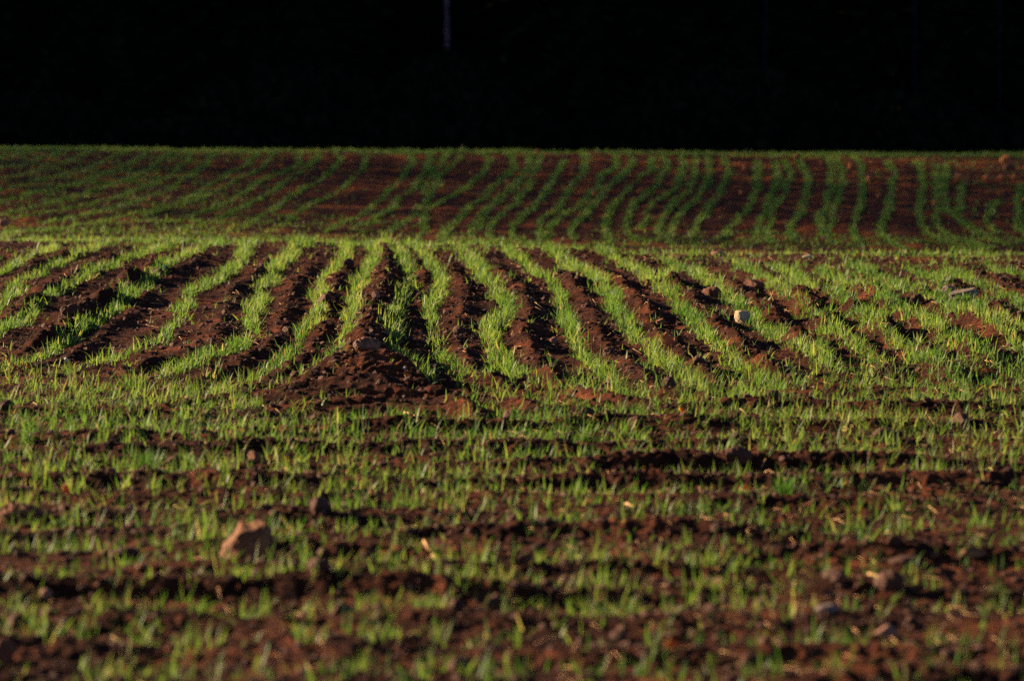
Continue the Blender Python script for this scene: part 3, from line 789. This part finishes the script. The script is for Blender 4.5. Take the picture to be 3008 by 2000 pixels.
# ---------------------------------------------------------------- dead leaves, straw, twigs
def leaf(px, py, size_px, mat, label, seed, far=False, stand=.5, yaw=0, aspect=.6):
    x, y = ground(px, py, far, .015); x, y = float(x[0]), float(y[0])
    z = float(surf(np.array([x]), np.array([y]))[0])
    L = size_px / px_per_m(y)
    r = np.random.default_rng(seed)
    n, mcr = 12, 6
    V = []
    for i in range(n + 1):
        t = i / n
        w = aspect * L / 2 * (math.sin(math.pi * t ** .8) ** .8 * (1 + .28 * math.sin(t * 19 + seed)) + .02)
        for j in range(mcr + 1):
            u = j / mcr * 2 - 1
            curl = .30 * L * (t - .4) ** 2 + .16 * L * u * u * math.sin(3 * t + seed)
            V.append((u * w, (t - .5) * L, curl + .03 * L * math.sin(7 * t + 3 * u)))
    V = np.array(V)
    nv = len(V)
    th = max(.0006, L * .012)
    Vb = V.copy(); Vb[:, 2] -= th
    F = []
    W_ = mcr + 1
    for i in range(n):
        for j in range(mcr):
            a = i * W_ + j
            F.append((a, a + 1, a + 1 + W_, a + W_)); F.append((nv + a, nv + a + W_, nv + a + 1 + W_, nv + a + 1))
    rim = [j for j in range(W_)] + [i * W_ + mcr for i in range(1, n + 1)] + [n * W_ + j for j in range(mcr - 1, -1, -1)] + [i * W_ for i in range(n - 1, 0, -1)]
    for p, q in zip(rim, rim[1:] + rim[:1]): F.append((q, p, nv + p, nv + q))
    V = np.concatenate([V, Vb])
    c, s = math.cos(stand), math.sin(stand)
    V = V @ np.array([[1, 0, 0], [0, c, -s], [0, s, c]]).T
    c, s = math.cos(yaw), math.sin(yaw)
    V = V @ np.array([[c, -s, 0], [s, c, 0], [0, 0, 1]]).T
    V[:, 2] -= V[:, 2].min() - .001
    o = mk('dead_leaf', V, F, mat)
    o.location = (x, y, z + .004)
    # stalk as a part
    p0 = Vector(V[mcr // 2]); d = (p0 - Vector(V[W_ + mcr // 2])).normalized()
    tube_obj('leaf_stalk', [p0, p0 + d * L * .18, p0 + d * L * .32 + Vector((0, 0, .02 * L))], L * .018, mat, o)
    tag(o, label, 'leaf', 'fallen dead leaves')
    return o

def tube(pts, r0, r1=None, n=6):
    pts = [Vector(p) for p in pts]; r1 = r0 if r1 is None else r1
    V, F = [], []
    for i, p in enumerate(pts):
        d = (pts[min(i + 1, len(pts) - 1)] - pts[max(i - 1, 0)]).normalized()
        a = d.orthogonal().normalized(); b = d.cross(a)
        rr = r0 + (r1 - r0) * i / (len(pts) - 1)
        for k in range(n):
            t = 2 * math.pi * k / n
            V.append(p + a * math.cos(t) * rr + b * math.sin(t) * rr)
    for i in range(len(pts) - 1):
        for k in range(n):
            F.append((i * n + k, i * n + (k + 1) % n, (i + 1) * n + (k + 1) % n, (i + 1) * n + k))
    F.append(tuple(range(n))[::-1]); F.append(tuple((len(pts) - 1) * n + k for k in range(n)))
    return np.array([v[:] for v in V]), F

def tube_obj(name, pts, r, mat, parent=None, r1=None):
    V, F = tube(pts, r, r1)
    return mk(name, V, F, mat, parent)

LF = leaf
LF(1538, 806, 46, M_BROWNLEAF, 'rust brown folded leaf standing in a wheat row right of centre', 1, stand=1.1, yaw=.5, aspect=.75)
LF(152, 1140, 30, M_LEAF, 'bright orange leaf among wheat at the left', 2, stand=1.0, yaw=.3)
LF(30, 842, 30, M_LEAF, 'orange leaf on soil near the round white pebble', 3, stand=.5, yaw=1.2)
LF(60, 844, 22, M_LEAF, 'small orange leaf right beside the orange leaf at left', 4, stand=.3, yaw=1.4)
LF(1574, 965, 34, M_LEAF, 'orange leaf lying flat on soil right of the bank', 5, stand=.5, yaw=1.1)
LF(1720, 1134, 22, M_LEAF, 'small round orange leaf at the edge of a dark furrow', 6, stand=.9, yaw=.6, aspect=.9)
LF(1001, 964, 18, M_LEAF, 'small orange leaf in front of the bare soil bank', 7, stand=.6, yaw=.7)
LF(1548, 1494, 38, M_LEAF, 'blurred orange leaf near the bottom, right of centre', 8, stand=.9, yaw=.3, aspect=.9)
LF(856, 1140, 22, M_BROWNLEAF, 'brownish leaf between furrows below the bank', 9, stand=.8, yaw=.2)
LF(2180, 745, 26, M_BROWNLEAF, 'brown curled leaf among wheat at right', 10, stand=.6, yaw=.9)
LF(648, 388, 16, M_LEAF, 'orange leaf on the far slope left of centre', 11, far=True, stand=.9)
LF(1210, 1130, 24, M_BROWNLEAF, 'small brown leaf near the middle of the furrows', 12, stand=.5, yaw=1.0)
LF(661, 1075, 20, M_LEAF, 'orange leaf right of the rounded tan stone', 13, stand=.6, yaw=.8)
LF(2290, 388, 16, M_BROWNLEAF, 'brown leaf just left of the orange pointed clod', 14, far=True, stand=.9)

def stick(name, a, b, rpx, mat, label, cat, group=None, lift=0.0, bend=0.0, far=False, branch=None):
    """a, b: pixel ends of a stick lying on (or rising from) the soil"""
    xa, ya = ground(a[0], a[1], far, .02); xb, yb = ground(b[0], b[1], far, .02 + lift)
    A = Vector((xa[0], ya[0], float(surf(xa, ya)[0]) + .006)); 
    if lift:
        B = Vector((xb[0], ya[0] + .01, A.z + (a[1] - b[1]) / FP * ya[0])); B.x = (b[0] - CX) / FP * ya[0] * 1.0
    else:
        B = Vector((xb[0], yb[0], float(surf(xb, yb)[0]) + .008))
    r = rpx / FP * ya[0] / 2
    mid = (A + B) / 2 + Vector((bend * (B - A).length, 0, abs(bend) * .4 * (B - A).length))
    q = [A, A * .6 + mid * .4 + Vector((0, 0, r)), mid + Vector((0, 0, r * .5)), mid * .5 + B * .5, B]
    o = tube_obj(name, q, r, mat, None, r * .7)
    if branch: tube_obj('side_shoot', [q[3], q[3] + Vector((branch * .02, 0, .02)), q[3] + Vector((branch * .035, 0, .05))], r * .6, mat, o, r * .3)
    tag(o, label, cat, group)
    return o

G_T = 'dry twigs and stalks on the soil'
stick('twig', (1005, 1275), (976, 1236), 9, M_STRAW, 'short pale stick leaning in a dark furrow right of the rock', 'twig', G_T)
stick('twig', (722, 1310), (690, 1290), 7, M_TWIG, 'brown twig lying on soil below right of the rock', 'twig', G_T)
stick('twig', (258, 1275), (245, 1240), 7, M_TWIG, 'brown forked twig on the clod left of the rock', 'twig', G_T, lift=.03, branch=1)
stick('dry_stalk', (222, 1215), (219, 1175), 6, M_TWIG, 'upright brown stalk left above the big rock', 'stalk', G_T, lift=.04)
stick('dry_stalk', (1773, 700), (1783, 678), 2.6, M_STRAW, 'pale upright stubble stalk leaning right on a reddish hump', 'stalk', G_T, lift=.04)
stick('dry_stalk', (1782, 698), (1776, 676), 2.6, M_STRAW, 'pale stubble stalk crossing another on a reddish hump', 'stalk', G_T, lift=.04)
stick('dry_stalk', (2086, 676), (2100, 652), 2, M_TWIG, 'thin dark bare stem arching over the right rows', 'stalk', G_T, lift=.04, bend=-.25)
stick('dry_stalk', (670, 800), (668, 765), 2.2, M_TWIG, 'thin brown bare stem standing left of the bank', 'stalk', G_T, lift=.04)
stick('straw', (930, 948), (966, 952), 5, M_STRAW, 'pale straw lying in front of the bank', 'straw', G_T)
stick('straw', (1195, 1030), (1245, 1024), 4, M_STRAW, 'long pale straw on a furrow right of centre', 'straw', G_T)
stick('straw', (2290, 990), (2350, 985), 5, M_STRAW, 'pale straw on the furrow by the right edge', 'straw', G_T)
stick('straw', (1440, 1155), (1462, 1165), 6, M_STRAW, 'short straw on a furrow below centre', 'straw', G_T)
stick('straw', (1230, 1120), (1310, 1095), 4, M_STRAW, 'long slanting straw leaning up to the right', 'straw', G_T)
stick('straw', (1000, 1330), (1080, 1335), 5, M_STRAW, 'blurred straw lying level below the pale stick', 'straw', G_T)
stick('straw', (2000, 1320), (2060, 1332), 6, M_STRAW, 'blurred straw lying level at the lower right', 'straw', G_T)
stick('straw', (1900, 1160), (1960, 1150), 4, M_STRAW, 'thin straw across a furrow at right', 'straw', G_T)

def straws():
    r = np.random.default_rng(23); Vs, Fs, nv = [], [], 0
    for k in range(2300):
        y = 7.6 + 15 * r.random() ** 1.0; x = (r.random() * 2 - 1) * (.118 * 1.15 * y + .2)
        if x < 0 and r.random() < .5: continue
        L = r.uniform(.015, .06); a = r.uniform(0, math.pi); rr = r.uniform(.0006, .0014)
        n = 4
        xs = x + np.linspace(-.5, .5, n) * L * math.cos(a); ys = y + np.linspace(-.5, .5, n) * L * math.sin(a)
        zs = surf(xs, ys) + .002 + rr
        zs = np.maximum(zs, np.linspace(zs[0], zs[-1], n)) + np.linspace(0, 1, n) * r.uniform(0, .012)
        V, F = tube(np.stack([xs, ys, zs], -1), rr, rr * .8, 4)
        F = [f for f in F if len(f) == 4]
        Vs.append(V); Fs += [tuple(i + nv for i in f) for f in F]; nv += len(V)
    o = mk('straw_litter', np.concatenate(Vs), np.array(Fs), M_STRAW)
    tag(o, 'fine bits of dry straw littering the tilled soil', 'straw litter', kind='stuff')
straws()

# ---------------------------------------------------------------- the dark wood beyond the field
def spruce_mesh(H, seed, rad):
    r = np.random.default_rng(seed)
    V, F = [], []
    h = .05
    while h < H - .25:
        t = h / H
        reach = rad * (1 - t) ** .85 + .12
        nb = int(7 + 3 * (1 - t))
        a0 = r.uniform(0, 6.28)
        for b in range(nb):
            a = a0 + b * 2 * math.pi / nb + r.normal(0, .2); ca, sa = math.cos(a), math.sin(a)
            Lb = reach * r.uniform(.7, 1.15)
            ns = max(3, int(Lb / .26))
            for s in range(ns):
                u = (s + .6) / ns
                cx, cy = ca * Lb * u, sa * Lb * u
                cz = h + .25 * Lb * u * (1 - t) * .2 - .42 * Lb * u * u * (.4 + .6 * (1 - t))
                for side in (-1, 1):
                    sl = (.20 + .26 * (1 - u)) * r.uniform(.8, 1.4) * (.45 + .75 * (1 - t))
                    ba = a + side * r.uniform(.55, 1.2)
                    dx, dy = math.cos(ba), math.sin(ba)
                    wx, wy = -dy, dx
                    ww = .11 * r.uniform(.7, 1.4)
                    dr = -r.uniform(.15, .6) * sl
                    i = len(V)
                    V += [(cx - wx * ww * .5, cy - wy * ww * .5, cz), (cx + dx * sl * .5 - wx * ww, cy + dy * sl * .5 - wy * ww, cz + dr * .3 - .04),
                          (cx + dx * sl, cy + dy * sl, cz + dr), (cx + dx * sl * .5 + wx * ww, cy + dy * sl * .5 + wy * ww, cz + dr * .3 + .02)]
                    F.append((i, i + 1, i + 2, i + 3))
        h += r.uniform(.20, .30) * (1 + .5 * t)
    return np.array(V), np.array(F)

def trunk_mesh(H, r0, seed, wob=.0):
    r = np.random.default_rng(seed)
    pts = [(wob * math.sin(k * 1.3 + seed) * k / 10, wob * math.cos(k * .9 + seed) * k / 10, H * k / 10) for k in range(11)]
    return tube(pts, r0, r0 * .12, 10)

G_TREE = 'spruces of the dark wood beyond the field'
LAB_T = 'dark shaded spruce with branches to the ground in the black wood'
protos = []
for k, (H, rad) in enumerate(((14.5, 2.5), (12.0, 2.3), (16.0, 2.7))):
    e = bpy.data.objects.new('spruce_tree', None); COL.objects.link(e)
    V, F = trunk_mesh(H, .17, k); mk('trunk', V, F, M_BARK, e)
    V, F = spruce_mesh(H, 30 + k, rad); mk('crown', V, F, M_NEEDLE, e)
    tag(e, LAB_T, 'tree', G_TREE)
    protos.append(e)
used = [False] * 3
def place_tree(k, x, y, s, rz):
    p = protos[k]
    if not used[k]: used[k] = True; e = p
    else:
        e = p.copy(); COL.objects.link(e)
        for c in p.children:
            d = c.copy(); d.parent = e; COL.objects.link(d)
    e.location = (x, y, float(base(np.array([x]), np.array([y]))[0]) - .05); e.rotation_euler = (0, 0, rz); e.scale = (s, s, s)
    return e
r = np.random.default_rng(5)
yr = 52.0
row = 0
while yr < 80:
    xs = np.arange(-44 + (row % 2) * 1.2, 20 + row * 1.0, 2.05)
    for x in xs:
        if x < -36 and yr < 60: continue
        xx = x + r.normal(0, .35); yy = yr + r.normal(0, .4)
        if row == 0 and abs(xx + .83) < 1.3: continue      # a gap where the pale stem shows
        place_tree(int(r.integers(0, 3)), xx, yy, r.uniform(.62, .82), r.uniform(0, 6.28))
    yr += 3.6; row += 1
# unseen open-crowned birches, added at left so broken shade falls on the far slope
def birch_crown(H, rad, n, seed):
    rr = np.random.default_rng(seed); Vs, Fs = [], []
    for k in range(n):
        t = rr.random() ** .8; h = H * (.38 + .62 * t)
        q = rad * math.sin(math.pi * min(1, .12 + .86 * t)) ** .7 * rr.random() ** .5
        a = rr.uniform(0, 6.28)
        c = np.array([math.cos(a) * q, math.sin(a) * q, h]); d = rr.normal(0, 1, 3); d /= np.linalg.norm(d); f = np.cross(d, rr.normal(0, 1, 3)); f /= np.linalg.norm(f)
        i = len(Vs); sz = rr.uniform(.05, .09)
        Vs += [c - d * sz, c + f * sz * .7, c + d * sz, c - f * sz * .7]; Fs.append((i, i + 1, i + 2, i + 3))
    return np.array(Vs), np.array(Fs)
bp = bpy.data.objects.new('shade_birch', None); COL.objects.link(bp)
V, F = trunk_mesh(17.0, .13, 3, .10); mk('trunk', V, F, M_PALEBARK, bp)
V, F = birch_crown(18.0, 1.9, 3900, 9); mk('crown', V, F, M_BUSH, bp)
tag(bp, 'unseen tall birch with a thin open crown, added to shade the far slope', 'tree', 'unseen birches added for shade on the far slope')
spots = []
rb = np.random.default_rng(61)
for q in range(12):
    y = 43.6 + q * 1.35
    spots.append((-39.5 + rb.normal(0, .4), y + rb.normal(0, .15), 1 + .06 * rb.normal()))
    if q not in (4, 5): spots.append((-42.2 + rb.normal(0, .4), y + 1.9 + rb.normal(0, .15), 1.04 + .06 * rb.normal()))
for k, (x, y, sx) in enumerate(spots):
    if k == 0: e = bp
    else:
        e = bp.copy(); COL.objects.link(e)
        for c in bp.children:
            d = c.copy(); d.parent = e; COL.objects.link(d)
    e.location = (x, y, float(base(np.array([x]), np.array([y]))[0]) - .05); e.rotation_euler = (0, 0, k * 1.9); e.scale = (1, 1, sx)

def stem(px, y, top_h, r0, mat, label, wob=.05):
    x = (px - CX) / FP * y
    e = bpy.data.objects.new('slim_tree', None); COL.objects.link(e)
    e.location = (x, y, float(base(np.array([x]), np.array([y]))[0]))
    V, F = trunk_mesh(top_h, r0, int(px), wob); mk('trunk', V, F, mat, e)
    rr = np.random.default_rng(int(px)); Vs, Fs = [], []
    for k in range(900):
        h = top_h * rr.uniform(.45, 1.02); a = rr.uniform(0, 6.28); q = rr.uniform(0, 1.3) * math.sin(math.pi * min(1, (h / top_h - .4) / .65)) + .1
        c = np.array([math.cos(a) * q, math.sin(a) * q, h]); d = rr.normal(0, 1, 3); d /= np.linalg.norm(d); f = np.cross(d, rr.normal(0, 1, 3)); f /= np.linalg.norm(f)
        i = len(Vs); s = .09
        Vs += [c - d * s, c + f * s * .6, c + d * s, c - f * s * .6]; Fs.append((i, i + 1, i + 2, i + 3))
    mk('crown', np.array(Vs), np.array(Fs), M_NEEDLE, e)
    tag(e, label, 'tree', 'slim stems at the edge of the wood')
stem(1031, 51.2, 8, .036, M_PALEBARK, 'slim pale-barked stem showing faintly in the black wood')
stem(1762, 50.2, 7, .026, M_GREYBARK, 'thin bluish stem barely visible in the black wood, right of centre')
stem(2106, 50.4, 7, .026, M_GREYBARK, 'thin dim stem with reddish specks in the black wood at right')
stem(2300, 50.3, 7, .026, M_GREYBARK, 'thin dim stem in the black wood closest to the right edge')

def bush(px, y, top_py, seed, w=1.0, label=None):
    x = (px - CX) / FP * y
    z0 = float(base(np.array([x]), np.array([y]))[0])
    top = CAMH - top_py / FP * y
    H = top - z0
    rr = np.random.default_rng(seed); Vs, Fs = [], []
    for k in range(2600):
        a = rr.uniform(0, 6.28); q = w * rr.random() ** .5; h = H * rr.random() ** .8 * (1 - .35 * (q / w) ** 2)
        c = np.array([math.cos(a) * q, math.sin(a) * q * .6, h]); d = rr.normal(0, 1, 3); d /= np.linalg.norm(d); f = np.cross(d, rr.normal(0, 1, 3)); f /= np.linalg.norm(f)
        i = len(Vs); s = rr.uniform(.05, .11)
        Vs += [c - d * s, c + f * s * .7, c + d * s, c - f * s * .7]; Fs.append((i, i + 1, i + 2, i + 3))
    e = bpy.data.objects.new('dark_bush', None); COL.objects.link(e); e.location = (x, y, z0)
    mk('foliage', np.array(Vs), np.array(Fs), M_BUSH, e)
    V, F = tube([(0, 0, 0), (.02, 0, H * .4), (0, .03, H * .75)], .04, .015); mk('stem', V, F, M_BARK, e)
    tag(e, label or 'low black bush in shade along the edge of the wood', 'bush', 'dark bushes along the wood')
bush(1031, 49.4, 118, 1, .8, 'low black bush hiding the foot of the pale stem')
for k, px in enumerate(range(-300, 2700, 330)):
    bush(px + (k % 3) * 40, 48.8 + (k % 2) * .6, 150 + 60 * (k % 3), 10 + k, 1.3)

# ---------------------------------------------------------------- light
w = bpy.data.worlds.new('World'); sc.world = w; w.use_nodes = True
nt = w.node_tree; sky = nt.nodes.new('ShaderNodeTexSky'); sky.sky_type = 'NISHITA'; sky.sun_disc = False; sky.air_density = .35; sky.dust_density = .2
sky.sun_elevation = R(SUN_EL); sky.sun_rotation = R(-SUN_AZ)
nt.links.new(sky.outputs[0], nt.nodes['Background'].inputs[0]); nt.nodes['Background'].inputs[1].default_value = .05
L = bpy.data.lights.new('sun', 'SUN'); L.energy = 5.0; L.angle = R(.5); L.color = (1.0, .77, .49)
lo = bpy.data.objects.new('sun', L); COL.objects.link(lo)
sd = Vector((-math.sin(R(SUN_AZ)) * math.cos(R(SUN_EL)), math.cos(R(SUN_AZ)) * math.cos(R(SUN_EL)), math.sin(R(SUN_EL))))
lo.rotation_euler = sd.to_track_quat('Z', 'Y').to_euler(); lo.location = (-20, 5, 20)

cam = bpy.data.cameras.new('camera'); co = bpy.data.objects.new('camera', cam); COL.objects.link(co); sc.camera = co
co.location = (0, 0, CAMH); co.rotation_euler = (math.pi / 2 - PITCH, 0, 0)
cam.sensor_width = 36; cam.lens = 36 * FP / 2358.0
cam.clip_start = .1; cam.clip_end = 3000
cam.dof.use_dof = True; cam.dof.focus_distance = 15.9; cam.dof.aperture_fstop = cam.lens / 31.0

sc.render.engine = 'CYCLES'
sc.cycles.max_bounces = 6; sc.cycles.diffuse_bounces = 3; sc.cycles.transmission_bounces = 4; sc.cycles.glossy_bounces = 2
sc.cycles.use_denoising = False
sc.view_settings.view_transform = 'Standard'; sc.view_settings.look = 'None'; sc.view_settings.exposure = 1.95; sc.view_settings.gamma = 1
